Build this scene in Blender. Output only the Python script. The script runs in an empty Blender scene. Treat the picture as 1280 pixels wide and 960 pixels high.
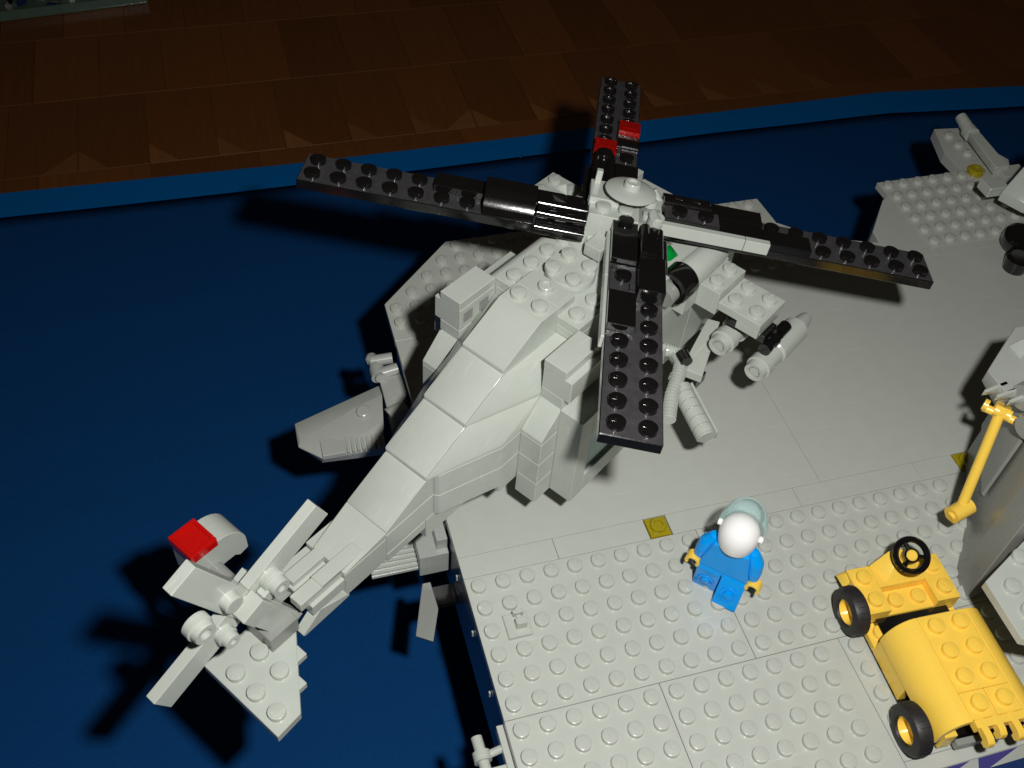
import bpy, bmesh, math, random
from mathutils import Matrix, Vector
random.seed(7)
sc = bpy.context.scene
R_ = math.radians
# ---------------------------------------------------------------- camera, light, exposure
# 1 unit = one stud pitch (8 mm); z = 0 is the top of the ship's deck
CAM_R = ((0.9598476808414518, -0.2737894787893542, 0.06108805846875738),
         (-0.16612680769271584, -0.7302591813921493, -0.6626638753967153),
         (0.22604051262783836, 0.6259080198353588, -0.7464213537635422))
CAM_P = Vector((-5.929542688765085, -19.979724585474084, 35.18983274753514))
right, down, fwd = (Vector(r) for r in CAM_R)
cd = bpy.data.cameras.new('camera'); cam = bpy.data.objects.new('camera', cd)
sc.collection.objects.link(cam); sc.camera = cam
m = Matrix((right, -down, -fwd)).transposed().to_4x4(); m.translation = CAM_P
cam.matrix_world = m
cd.sensor_width = 36; cd.lens = 36 * 1265.73459 / 1280; cd.clip_start = .5; cd.clip_end = 500
sc.unit_settings.scale_length = 0.008
w = bpy.data.worlds.new('World'); sc.world = w; w.use_nodes = True
w.node_tree.nodes['Background'].inputs[0].default_value = (1.0, .8, .62, 1)
w.node_tree.nodes['Background'].inputs[1].default_value = .015
ld = bpy.data.lights.new('flash_lamp', 'SPOT'); fl = bpy.data.objects.new('flash_lamp', ld)
sc.collection.objects.link(fl); fl.location = CAM_P + right * 4.95 - down * 2.8
ld.spot_size = R_(162); ld.spot_blend = 1.0                     # the beam of a small built-in flash
fl.rotation_euler = (fwd - right * .07 + down * .09).to_track_quat('-Z', 'Y').to_euler()
ld.energy = 67500; ld.shadow_soft_size = .75; ld.color = (1.0, .99, .965)
sc.view_settings.view_transform = 'Standard'; sc.view_settings.look = 'None'
sc.view_settings.exposure = 0; sc.view_settings.gamma = 1
FLOOR = -15.0

# ---------------------------------------------------------------- materials
def nodes(name):
    mt = bpy.data.materials.new(name); mt.use_nodes = True
    return mt, mt.node_tree, mt.node_tree.nodes['Principled BSDF']
def plastic(name, col, rough=.28, var=.05, bump=.02, trans=0., spec=.5, scale=1.3):
    mt, t, b = nodes(name)
    N, L = t.nodes.new, t.links.new
    tc = N('ShaderNodeTexCoord'); nz = N('ShaderNodeTexNoise'); nz.inputs['Scale'].default_value = scale
    nz.inputs['Detail'].default_value = 6; L(tc.outputs['Object'], nz.inputs['Vector'])
    mx = N('ShaderNodeMix'); mx.data_type = 'RGBA'
    mx.inputs['A'].default_value = (*[c * (1 - var) for c in col], 1)
    mx.inputs['B'].default_value = (*[min(1, c * (1 + var)) for c in col], 1)
    L(nz.outputs['Fac'], mx.inputs['Factor']); L(mx.outputs['Result'], b.inputs['Base Color'])
    n2 = N('ShaderNodeTexNoise'); n2.inputs['Scale'].default_value = 9; n2.inputs['Detail'].default_value = 3
    L(tc.outputs['Object'], n2.inputs['Vector'])
    mr = N('ShaderNodeMapRange'); mr.inputs['To Min'].default_value = rough * .75; mr.inputs['To Max'].default_value = rough * 1.35
    L(n2.outputs['Fac'], mr.inputs['Value']); L(mr.outputs['Result'], b.inputs['Roughness'])
    bp = N('ShaderNodeBump'); bp.inputs['Strength'].default_value = bump; bp.inputs['Distance'].default_value = .1
    L(n2.outputs['Fac'], bp.inputs['Height']); L(bp.outputs['Normal'], b.inputs['Normal'])
    b.inputs['Transmission Weight'].default_value = trans
    b.inputs['Specular IOR Level'].default_value = spec
    return mt
GREY = plastic('light_grey_plastic', (.475, .505, .455), .2)
DECKG = plastic('deck_grey_plastic', (.495, .515, .465), .22, .05, .03)
DGREY = plastic('mid_grey_plastic', (.275, .285, .265))
BLACK = plastic('black_plastic', (.006, .0055, .0055), .115, .2, .012, 0, .85)
TOPBLACK = plastic('mottled_black_plastic', (.048, .046, .049), .30, .5, .08, 0, .65, 3)  # greyer, mottled black, set only on upward faces of the blade plates
MGREY = plastic('dull_grey_plastic', (.415, .435, .40), .25)
BLUE = plastic('hull_blue_plastic', (.012, .03, .11))
WHITE = plastic('white_plastic', (.93, .92, .9), .2, .01)
YEL = plastic('yellow_plastic', (.96, .63, .085), .25, .04)
SHIRT = plastic('azure_plastic', (.0, .33, .90), .2, .04, .02, 0, .35)
TRED = plastic('clear_red_plastic', (.50, .005, .003), .1, .2, .04, .4)
TYEL = plastic('clear_yellow_plastic', (.62, .50, .02), .1, .1, .02, .5)
TTEAL = plastic('clear_teal_plastic', (.45, .78, .76), .06, .02, .01, .85)
TGREEN = plastic('clear_green_plastic', (.0, .35, .05), .1, .1, .02, .4)
RUBBER = plastic('tyre_rubber', (.018, .016, .016), .5, .2, .05)
VISOR = plastic('clear_pale_visor', (.62, .90, .90), .06, .02, .01, .3)
VISOR.node_tree.nodes['Principled BSDF'].inputs['Alpha'].default_value = .42
def scuff(mt):
    t = mt.node_tree; N, L = t.nodes.new, t.links.new; b = t.nodes['Principled BSDF']
    src = b.inputs['Base Color'].links[0].from_socket
    tc = N('ShaderNodeTexCoord'); prev = src
    for rot, scl, th in ((.9, (.28, 7, 1), .66), (-.35, (.35, 9, 1), .68), (2.1, (.2, 6, 1), .70)):
        mp = N('ShaderNodeMapping'); mp.inputs['Rotation'].default_value = (0, 0, rot); mp.inputs['Scale'].default_value = scl
        L(tc.outputs['Object'], mp.inputs['Vector'])
        nz = N('ShaderNodeTexNoise'); nz.inputs['Scale'].default_value = 1.1; nz.inputs['Detail'].default_value = 3; L(mp.outputs[0], nz.inputs['Vector'])
        mr = N('ShaderNodeMapRange'); mr.inputs['From Min'].default_value = th; mr.inputs['From Max'].default_value = th + .05
        mr.inputs['To Min'].default_value = 0; mr.inputs['To Max'].default_value = .2; L(nz.outputs['Fac'], mr.inputs['Value'])
        mx = N('ShaderNodeMix'); mx.data_type = 'RGBA'; mx.inputs['B'].default_value = (.75, .76, .72, 1)
        L(mr.outputs[0], mx.inputs['Factor']); L(prev, mx.inputs['A']); prev = mx.outputs['Result']
    nz = N('ShaderNodeTexNoise'); nz.inputs['Scale'].default_value = 60; nz.inputs['Detail'].default_value = 1; L(tc.outputs['Object'], nz.inputs['Vector'])
    mr = N('ShaderNodeMapRange'); mr.inputs['From Min'].default_value = .3; mr.inputs['From Max'].default_value = .7; mr.inputs['To Min'].default_value = .93; mr.inputs['To Max'].default_value = 1.07
    L(nz.outputs['Fac'], mr.inputs['Value'])
    mm = N('ShaderNodeVectorMath'); mm.operation = 'SCALE'; L(prev, mm.inputs[0]); L(mr.outputs[0], mm.inputs['Scale']); L(mm.outputs[0], b.inputs['Base Color'])
scuff(DECKG); scuff(GREY)
PURPLE = plastic('violet_sticker', (.07, .06, .25), .35)

def cloth_mat(name, col):
    mt, t, b = nodes(name); N, L = t.nodes.new, t.links.new
    tc = N('ShaderNodeTexCoord')
    mp = N('ShaderNodeMapping'); mp.inputs['Scale'].default_value = (.12, .9, 1); mp.inputs['Rotation'].default_value = (0, 0, .3)
    L(tc.outputs['Object'], mp.inputs['Vector'])
    n1 = N('ShaderNodeTexNoise'); n1.inputs['Scale'].default_value = .55; n1.inputs['Detail'].default_value = 8; L(mp.outputs[0], n1.inputs['Vector'])
    n2 = N('ShaderNodeTexNoise'); n2.inputs['Scale'].default_value = 14; n2.inputs['Detail'].default_value = 4; L(tc.outputs['Object'], n2.inputs['Vector'])
    mx = N('ShaderNodeMix'); mx.data_type = 'RGBA'
    mx.inputs['A'].default_value = (*[c * .93 for c in col], 1); mx.inputs['B'].default_value = (*[c * 1.07 for c in col], 1)
    L(n1.outputs['Fac'], mx.inputs['Factor'])
    m2 = N('ShaderNodeMix'); m2.data_type = 'RGBA'; m2.blend_type = 'MULTIPLY'; m2.inputs['Factor'].default_value = .45
    L(mx.outputs['Result'], m2.inputs['A']); L(n2.outputs['Fac'], m2.inputs['B']); L(m2.outputs['Result'], b.inputs['Base Color'])
    b.inputs['Roughness'].default_value = .9; b.inputs['Specular IOR Level'].default_value = .06
    bp = N('ShaderNodeBump'); bp.inputs['Strength'].default_value = .5; bp.inputs['Distance'].default_value = .06
    L(n2.outputs['Fac'], bp.inputs['Height']); L(bp.outputs['Normal'], b.inputs['Normal'])
    return mt
CLOTH = cloth_mat('dark_blue_felt', (.006, .074, .255))
BAND = cloth_mat('bright_blue_hem', (.0, .19, .60))
def wood_mat(name, c1, c2):
    mt, t, b = nodes(name); N, L = t.nodes.new, t.links.new
    tc = N('ShaderNodeTexCoord'); oi = N('ShaderNodeObjectInfo')
    mp = N('ShaderNodeMapping'); mp.inputs['Scale'].default_value = (2.2, .16, 1)
    ad = N('ShaderNodeVectorMath'); L(tc.outputs['Object'], ad.inputs[0]); L(oi.outputs['Random'], ad.inputs[1]); L(ad.outputs[0], mp.inputs['Vector'])
    n1 = N('ShaderNodeTexNoise'); n1.inputs['Scale'].default_value = 1.6; n1.inputs['Detail'].default_value = 9; n1.inputs['Distortion'].default_value = .8
    L(mp.outputs[0], n1.inputs['Vector'])
    mx = N('ShaderNodeMix'); mx.data_type = 'RGBA'; mx.inputs['A'].default_value = (*c1, 1); mx.inputs['B'].default_value = (*c2, 1)
    L(n1.outputs['Fac'], mx.inputs['Factor'])
    hs = N('ShaderNodeHueSaturation'); mr = N('ShaderNodeMapRange'); mr.inputs['To Min'].default_value = .84; mr.inputs['To Max'].default_value = 1.16
    L(oi.outputs['Random'], mr.inputs['Value']); L(mr.outputs[0], hs.inputs['Value']); L(mx.outputs['Result'], hs.inputs['Color']); L(hs.outputs['Color'], b.inputs['Base Color'])
    b.inputs['Roughness'].default_value = .45
    bp = N('ShaderNodeBump'); bp.inputs['Strength'].default_value = .15; bp.inputs['Distance'].default_value = .1
    L(n1.outputs['Fac'], bp.inputs['Height']); L(bp.outputs['Normal'], b.inputs['Normal'])
    return mt
WOOD = wood_mat('brown_parquet', (.125, .040, .008), (.20, .066, .014))
WOODL = wood_mat('pale_parquet', (.18, .07, .019), (.26, .10, .028))

# ---------------------------------------------------------------- geometry helpers
def stud_template(r=.30, h=.21, n=24, letters=True):
    V, F = [], []
    prof = [(r, 0), (r, h - .03), (r - .009, h - .009), (r - .03, h)]
    for (rr, z) in prof:
        for i in range(n):
            a = 2 * math.pi * i / n; V.append((rr * math.cos(a), rr * math.sin(a), z))
    for k in range(len(prof) - 1):
        for i in range(n):
            j = (i + 1) % n; F.append((k * n + i, k * n + j, (k + 1) * n + j, (k + 1) * n + i))
    F.append(tuple((len(prof) - 1) * n + i for i in range(n)))
    if letters:                      # the maker's four raised letters across the stud top
        u = .028; g = .105
        L_ = {'L': [(0, 0, 1, 5), (1, 0, 3, 1)], 'E': [(0, 0, 1, 5), (1, 0, 3, 1), (1, 2, 3, 3), (1, 4, 3, 5)],
              'G': [(0, 0, 1, 5), (1, 0, 3, 1), (1, 4, 3, 5), (2, 1, 3, 2.6)], 'O': [(0, 0, 1, 5), (2, 0, 3, 5), (1, 0, 2, 1), (1, 4, 2, 5)]}
        x = -2 * g + .008
        for ch in 'LEGO':
            for (a, b, c, d) in L_[ch]:
                x0, x1, y0, y1 = x + a * u, x + c * u, -.07 + b * u, -.07 + d * u
                k = len(V)
                V += [(x0, y0, h - .002), (x1, y0, h - .002), (x1, y1, h - .002), (x0, y1, h - .002),
                      (x0, y0, h + .014), (x1, y0, h + .014), (x1, y1, h + .014), (x0, y1, h + .014)]
                F += [(k + 4, k + 5, k + 6, k + 7), (k, k + 1, k + 5, k + 4), (k + 1, k + 2, k + 6, k + 5), (k + 2, k + 3, k + 7, k + 6), (k + 3, k, k + 4, k + 7)]
            x += g
    return V, F
ST = stud_template()
STP = stud_template(letters=False)

class PB:
    """collects shapes and links them as one mesh object"""
    def __init__(s):
        s.bm = bmesh.new(); s.rv = []; s.rf = []
    def hull(s, pts):
        b2 = bmesh.new(); vs = [b2.verts.new(p) for p in pts]
        bmesh.ops.convex_hull(b2, input=vs)
        bmesh.ops.delete(b2, geom=[v for v in b2.verts if not v.link_faces], context='VERTS')
        bmesh.ops.dissolve_limit(b2, angle_limit=.01, verts=b2.verts, edges=b2.edges)
        bmesh.ops.recalc_face_normals(b2, faces=b2.faces)
        s.merge(b2); b2.free(); return s
    def merge(s, b2):
        mp = {v: s.bm.verts.new(v.co) for v in b2.verts}
        for f in b2.faces:
            try: s.bm.faces.new([mp[v] for v in f.verts])
            except ValueError: pass
    def box(s, x0, x1, y0, y1, z0, z1):
        return s.hull([(x, y, z) for x in (x0, x1) for y in (y0, y1) for z in (z0, z1)])
    def prism(s, poly, lo, hi, ax='z'):
        f = {'z': lambda a, b, c: (a, b, c), 'y': lambda a, b, c: (a, c, b), 'x': lambda a, b, c: (c, a, b)}[ax]
        b2 = bmesh.new()
        A = [b2.verts.new(f(a, b, lo)) for a, b in poly]; B = [b2.verts.new(f(a, b, hi)) for a, b in poly]
        n = len(poly); b2.faces.new(A[::-1]); b2.faces.new(B)
        for i in range(n): b2.faces.new((A[i], A[(i + 1) % n], B[(i + 1) % n], B[i]))
        bmesh.ops.recalc_face_normals(b2, faces=b2.faces); s.merge(b2); b2.free(); return s
    def cyl(s, p0, p1, r0, r1=None, n=20, bore=0, raw=True):
        r1 = r0 if r1 is None else r1
        p0, p1 = Vector(p0), Vector(p1); d = (p1 - p0).normalized(); u = d.orthogonal().normalized(); v = d.cross(u)
        prof = [(p0, 0 if not bore else bore), (p0, r0), (p1, r1), (p1, 0 if not bore else bore)]
        if bore: prof += [(p0 + d * .3 * 0 + (p1 - p0) * .35, bore), (p0 + (p1 - p0) * .35, 0)]; prof = [prof[3], prof[2], prof[1], prof[0]][::-1] if False else prof
        if not bore:
            return s.lathe([(p0, 0), (p0, r0), (p1, r1), (p1, 0)], u, v, n)
        q = p0 + (p1 - p0) * .6
        return s.lathe([(p0, 0), (p0, r0), (p1, r1), (p1, bore), (q, bore), (q, 0)], u, v, n)
    def lathe(s, prof, u, v, n=20):
        k0 = len(s.rv); rings = []
        for (c, r) in prof:
            c = Vector(c)
            if r == 0: s.rv.append(c[:]); rings.append([len(s.rv) - 1]); continue
            ring = []
            for i in range(n):
                a = 2 * math.pi * i / n; p = c + (u * math.cos(a) + v * math.sin(a)) * r
                s.rv.append(p[:]); ring.append(len(s.rv) - 1)
            rings.append(ring)
        for a, b in zip(rings, rings[1:]):
            if len(a) == 1 and len(b) == 1: continue
            for i in range(n):
                j = (i + 1) % n
                if len(a) == 1: s.rf.append((a[0], b[i], b[j]))
                elif len(b) == 1: s.rf.append((a[i], a[j], b[0]))
                else: s.rf.append((a[i], a[j], b[j], b[i]))
        return s
    def rev(s, c, prof, ax=(0, 0, 1), n=24):
        """prof: (height along axis, radius) from centre c"""
        d = Vector(ax).normalized(); u = d.orthogonal().normalized(); v = d.cross(u); c = Vector(c)
        return s.lathe([(c + d * h, r) for h, r in prof], u, v, n)
    def tube(s, pts, r, n=10):
        for a, b in zip(pts, pts[1:]): s.cyl(a, b, r, n=n)
        return s
    def stud(s, x, y, z, plain=False, rot=0, sc_=1.0):
        V, F = STP if plain else ST; k = len(s.rv); c, q = math.cos(rot), math.sin(rot)
        s.rv += [(x + (a * c - b * q) * sc_, y + (a * q + b * c) * sc_, z + d * sc_) for a, b, d in V]
        s.rf += [tuple(i + k for i in f) for f in F]; return s
    def studs(s, xs, ys, z, **k):
        for x in xs:
            for y in ys: s.stud(x, y, z, **k)
        return s
    def done(s, name, mat, parent=None, bevel=.025, smooth=32, seg=1, top_mat=None):
        bm = s.bm
        if bevel and bm.edges:
            bm.normal_update()
            ed = [e for e in bm.edges if len(e.link_faces) == 2 and e.calc_face_angle(0) > .3]
            if ed: bmesh.ops.bevel(bm, geom=ed, offset=bevel, segments=seg, affect='EDGES', clamp_overlap=True)
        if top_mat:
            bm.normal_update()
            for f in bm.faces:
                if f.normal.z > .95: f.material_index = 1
        me = bpy.data.meshes.new(name)
        if s.rv:
            m2 = bpy.data.meshes.new('t'); m2.from_pydata(s.rv, [], s.rf)
            b2 = bmesh.new(); b2.from_mesh(m2); bmesh.ops.recalc_face_normals(b2, faces=b2.faces)
            s.merge(b2); b2.free(); bpy.data.meshes.remove(m2)
        bm.to_mesh(me); bm.free()
        for p in me.polygons: p.use_smooth = True
        me.set_sharp_from_angle(angle=R_(smooth))
        me.materials.append(mat)
        if top_mat: me.materials.append(top_mat)
        o = bpy.data.objects.new(name, me); sc.collection.objects.link(o)
        if parent: o.parent = parent
        return o
def rotpart(o, loc=(0, 0, 0), rot=(0, 0, 0)):
    o.location = loc; o.rotation_euler = rot; return o
def empty(name, loc, rz=0):
    o = bpy.data.objects.new(name, None); sc.collection.objects.link(o); o.empty_display_size = .5
    o.location = loc; o.rotation_euler = (0, 0, rz); return o
def tag(o, label=None, cat=None, kind=None, group=None):
    if label: o['label'] = label
    if cat: o['category'] = cat
    if kind: o['kind'] = kind
    if group: o['group'] = group
    return o
def fr(a, b, st=1.0):
    r = []; x = a
    while x <= b + 1e-6: r.append(x); x += st
    return r

# ---------------------------------------------------------------- wooden floor and cloth
fb = PB(); fb.box(-110, 140, 36, 150, FLOOR - 1.4, FLOOR - .14)
floor = fb.done('wood_floor', WOOD, None, 0); tag(floor, kind='structure')
boards = {}
def board(w_, l_):
    k = (round(w_, 2), round(l_, 2))
    if k not in boards:
        o = PB().box(-w_ / 2, w_ / 2, -l_ / 2, l_ / 2, -.14, 0).done('board', WOOD, floor, .02)
        boards[k] = o.data; return o
    o = bpy.data.objects.new('board', boards[k]); sc.collection.objects.link(o); o.parent = floor; return o
PW, PL, Y1 = 5.384, 10.22, 51.08              # board pitch, length and the seam where the full boards begin
for i in range(24):                           # narrow border strip beside the cloth
    o = board(8.35, 3.2); o.location = (-67 + i * 8.4, 49.42, FLOOR - .03)
for row in range(6):
    off = (1.0, 2.8, -.2, 1.9, .7, 2.2)[row]
    for i in range(-14, 20):
        if row > 3 and abs(i) > 14: continue
        o = board(PW - .05, PL - .05); o.location = (off + i * PW, Y1 + PL * (row + .5), FLOOR - .03 + random.uniform(-.006, .006))
# pale triangular inlays at the foot of the first row
def inlay_run(poly, xs):
    o = PB().prism(poly, 0, .012).done('inlay', WOODL, floor, 0); first = True
    for x in xs:
        q = o if first else bpy.data.objects.new('inlay', o.data)
        if not first: sc.collection.objects.link(q); q.parent = floor
        first = False; q.location = (x, Y1 + .05, FLOOR - .02)
SX = [1.0 + PW * (k + .5) for k in range(-7, 9)]
inlay_run([(.04, .02), (2.2, .02), (.04, 2.6)], [x for k, x in enumerate(SX) if k != 2])
inlay_run([(-.04, .02), (-.04, 2.6), (-2.6, .02)], [SX[3], SX[9]])

def interp(T, x):
    for (a, ya), (b, yb) in zip(T, T[1:]):
        if x <= b or (b, yb) == T[-1]:
            t = (x - a) / (b - a); return ya + (yb - ya) * t
INN = [(-101, 47.7), (-23.4, 46.4), (-6.0, 46.02), (16.1, 46.12), (34.9, 46.3), (51.9, 46.0), (65.6, 44.7), (126, 38)]
OUT = [(-101, 50.4), (-23.5, 49.3), (-1.25, 48.78), (16.9, 48.85), (28.6, 49.1), (52.7, 49.3), (67.4, 47.7), (126, 41)]
def sheet(name, mat, lo, hi, ny, z, thick, amp):
    from mathutils import noise
    V, F = [], []; nx = 160
    for i in range(nx + 1):
        x = -100 + 225 * i / nx
        a, b = lo(x), hi(x)
        for j in range(ny + 1):
            y = a + (b - a) * j / ny
            V.append((x, y, z + amp * noise.noise((x * .09, y * .11, 1))))
    for i in range(nx):
        for j in range(ny):
            k = i * (ny + 1) + j; F.append((k, k + ny + 1, k + ny + 2, k + 1))
    me = bpy.data.meshes.new(name); me.from_pydata(V, [], F)
    for p in me.polygons: p.use_smooth = True
    me.materials.append(mat); o = bpy.data.objects.new(name, me); sc.collection.objects.link(o)
    so = o.modifiers.new('thick', 'SOLIDIFY'); so.thickness = thick; so.offset = -1
    return o
cl = sheet('blue_cloth', CLOTH, lambda x: -80, lambda x: interp(INN, x), 90, FLOOR + .03, .12, .05)
tag(cl, kind='structure')
hem = sheet('cloth_hem', BAND, lambda x: interp(INN, x) - .02, lambda x: interp(OUT, x), 3, FLOOR + .05, .05, .0)
hem.parent = cl
for p in hem.data.polygons: p.use_smooth = False

# ---------------------------------------------------------------- toy ship
ship = empty('toy_ship', (0, 0, 0))
tag(ship, 'large grey and blue toy brick ship with studded deck under the helicopter', 'toy ship')
def dplate(x0, x1, y0, y1, skip=()):
    g = .012; p = PB().box(x0 + g, x1 - g, y0 + g, y1 - g, -.4, 0)
    for x in fr(x0 + .5, x1 - .5):
        for y in fr(y0 + .5, y1 - .5):
            if (x, y) in skip: continue
            p.stud(x, y, 0, rot=math.pi / 2)
    return p.done('deck_plate', DECKG, ship, .012)
dplate(0, 10, -6, 0, skip={(1.5, -2.5)})
dplate(10, 22, -6, 0)
dplate(0, 6, -16, -6)
dplate(6, 13.3 + .2, -14, -6)
# the part of that panel behind the cart ends earlier, in a smooth strip
p = PB().box(13.512, 22, -11, -6.012, -.4, 0)
for x in fr(14, 21.4):
    for y in fr(-10.5, -6.5): p.stud(x, y, 0, rot=math.pi / 2)
p.done('deck_plate', DECKG, ship, .012)
PB().box(13.512, 30, -11.55, -11.012, -.4, 0).done('edge_tile', DECKG, ship, .015)
# striped fascia below the edge
fa = PB().hull([(13.5, -11.56, -.02), (30, -11.56, -.02), (13.5, -11.9, -.42), (30, -11.9, -.42), (13.5, -11.56, -.42), (30, -11.56, -.42)]).done('edge_fascia', DECKG, ship, .01)
st = PB()
for k in range(8):
    x = 12.3 + 2.05 * k
    st.hull([(x + 1.9, -11.575, -.03), (x + 3.6, -11.575, -.03), (x + 1.9, -11.91, -.425), (x + 2.3, -11.91, -.425), (x + 1.9, -11.56, -.05), (x + 3.5, -11.56, -.05)])
st.done('fascia_stripe', PURPLE, fa, 0)
# tile strip with yellow marker lamps
def tile(x0, x1, y0, y1, name='deck_tile', z=0, mat=None, t=.4):
    g = .008; return PB().box(x0 + g, x1 - g, y0 + g, y1 - g, z - t, z).done(name, mat or DECKG, ship, .012)
tile(0, 4, 0, 1); tile(4, 8, 0, 1); tile(9, 15, 0, 1); tile(15, 21, 0, 1); tile(21, 23, 0, 1); tile(24, 30, 0, 1)
tile(22, 30, -11, 0, 'deck_tile', -.02)
def lamp(x, y, z=0, r=.42):
    b = PB().box(x - .49, x + .49, y - .49, y + .49, z - .4, z - .18).done('lamp_socket', DGREY, ship, .01)
    PB().box(x - .46, x + .46, y - .46, y + .46, z - .175, z + .03).rev((x, y, z + .03), [(0, .34), (.16, .34), (.2, .3), (.2, .19), (.1, .17), (.1, 0)]).done('marker_lamp', TYEL, b, .03)
lamp(8.5, .5); lamp(23.5, .5)
# smooth deck panels
tile(0, 16.4, 1, 13.4, 'smooth_deck_panel'); tile(16.4, 38, 1, 13.4, 'smooth_deck_panel')
p = PB().prism([(22.42, 13.41), (30, 13.41), (30, 14.0), (27.35, 15.0), (24.2, 16.2), (22.42, 17.8)], -.4, 0).done('smooth_deck_panel', DECKG, ship, .012)
p = PB().prism([(0, 13.42), (22.4, 13.42), (22.4, 18.0), (22.25, 20), (4.05, 20), (0, 16)], -.4, 0)
for y in fr(14.5, 19.5):
    for x in fr(.5, 21.5):
        if y - 16 < x - .45 + .01: p.stud(x, y, 0, rot=math.pi / 2)
p.done('bow_plate', DECKG, ship, .012)
# far platform with flared side
p = PB().box(30.01, 38, 14.0, 19.95, -.4, 0.0)
for y in fr(14.5, 19.5):
    for x in fr(30.5, 36.5): p.stud(x, y, 0, rot=math.pi / 2)
p.done('far_platform', DECKG, ship, .015)
PB().prism([(30, 14.03), (27.4, 15.02), (27.5, 16), (29.5, 18.4), (29.99, 18.75)], -2.2, -.05).done('flared_side', DECKG, ship, .015)
PB().box(30.01, 38, 13.42, 13.99, -.4, -.01).done('deck_tile', DECKG, ship, .012)
# hull below the deck
PB().hull([(.05, -16, -.42), (.05, 13.4, -.42), (.06, -16, -4.2), (.06, 13.4, -4.2), (30, -11.7, -.42), (30, -11.7, -4.2), (13.6, -16, -.42), (13.6, -16, -4.2), (30, 13.4, -.42), (30, 13.4, -4.2)]).done('hull_side', BLUE, ship, .02)
PB().hull([(1.2, -15, -4.21), (1.2, 13, -4.21), (2.0, -14, FLOOR + .1), (2.0, 12, FLOOR + .1), (29, -11, -4.21), (29, -10, FLOOR + .1), (36, 15, -4.21), (34, 13, FLOOR + .1)]).done('lower_hull', BLACK, ship, .02)
PB().hull([(2.0, 13.5, -.42), (2.0, 15.5, -.42), (5, 19, -.42), (22, 19, -.42), (22, 13.5, -.42), (4, 13.5, -6), (6, 17, -6), (20, 17, -6), (20, 13.5, -6)]).done('bow_hull', BLUE, ship, .02)
PB().hull([(30.4, 14.2, -.42), (30.4, 19.5, -.42), (38, 14.2, -.42), (38, 19.5, -.42), (31, 14.2, FLOOR + .2), (31, 18, FLOOR + .2), (37, 14.2, FLOOR + .2), (37, 18, FLOOR + .2)]).done('platform_hull', DECKG, ship, .02)
rb = None
for y in fr(-9.5, 12, 2.6):
    if rb is None: rb = PB().box(-.03, .06, 0, .12, -1.6, -1.3).done('hull_fitting', GREY, ship, .01); o = rb
    else: o = bpy.data.objects.new('hull_fitting', rb.data); sc.collection.objects.link(o); o.parent = ship
    o.location = (0, y, 0)
# small clip plate standing on the studs
c = PB().box(1.04, 1.98, -3.0, -2.0, 0, .2)
c.done('clip_plate', DECKG, ship, .02)
PB().box(1.40, 1.82, -2.72, -2.45, .2, .62).box(1.40, 1.82, -2.2, -2.06, .2, .52).box(1.52, 1.7, -2.46, -2.19, .2, .34).done('clip', DECKG, ship, .02)
# side sponson with grille, hung left of the deck
zs = -1.2
sp = PB().hull([(-5.3, 10.7, zs - .35), (-5.33, 9.3, zs - .35), (-4.36, 8.4, zs - .35), (-1.55, 8.35, zs - .35), (-1.1, 12.15, zs - .35),
                (-5.25, 10.5, zs - .9), (-4.4, 8.6, zs - .9), (-1.6, 8.4, zs - .9), (-1.1, 12.1, zs - .9),
                (-5.2, 9.5, zs - .18), (-2.3, 10.8, zs + .02), (-1.1, 11.2, zs + .05), (-1.35, 9.6, zs + .05), (-2.0, 9.3, zs + .03)]).done('sponson', MGREY, ship, .02)
PB().rev((-2.15, 10.35, zs - .04), [(0, .33), (.18, .33), (.22, .28), (.22, 0)]).done('knob', MGREY, sp, 0)
g = PB().box(-4.35, -3.3, 8.36, 9.35, zs - .4, zs - .12)
g.done('sponson_block', MGREY, sp, .02)
g = PB()
for k in range(8): g.box(-3.24 + .23 * k, -3.24 + .23 * k + .13, 8.32 + .01 * k, 9.42 + .03 * k, zs - .4, zs - .08)
g.done('grille_tile', MGREY, sp, .01)
PB().hull([(-1.05, 12.15, zs + .1), (-.05, 12.1, zs + .3), (.05, 10.9, zs + .3), (-.5, 9.7, zs + .3), (-1.05, 9.0, zs + .1), (-1.05, 12.1, zs - .6), (0, 12, zs - .6), (-1.05, 9, zs - .6), (-.1, 9.4, zs - .6)]).done('sponson_bracket', MGREY, ship, .02)
cy = PB().cyl((-1.15, 13.4, zs + .1), (-1.0, 12.0, zs + .3), .24).cyl((-1.15, 12.35, zs + .2), (-.1, 12.45, zs + .3), .3).cyl((-1.25, 13.3, zs + .2), (-.2, 13.2, zs + .3), .28)
cy.rev((-1.15, 13.5, zs + .1), [(-.25, 0), (-.2, .26), (0, .32), (.2, .26), (.25, 0)], (0, 1, 0)).rev((-1.05, 12.5, zs + .15), [(-.3, 0), (-.3, .36), (.3, .36), (.3, 0)], (0, 1, 0)).done('clip_bar', MGREY, ship, 0)
PB().cyl((-1.0, 9.7, zs + .1), (-.2, 10.0, zs + .35), .5, .36).done('lens_cylinder', MGREY, ship, 0)
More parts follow.
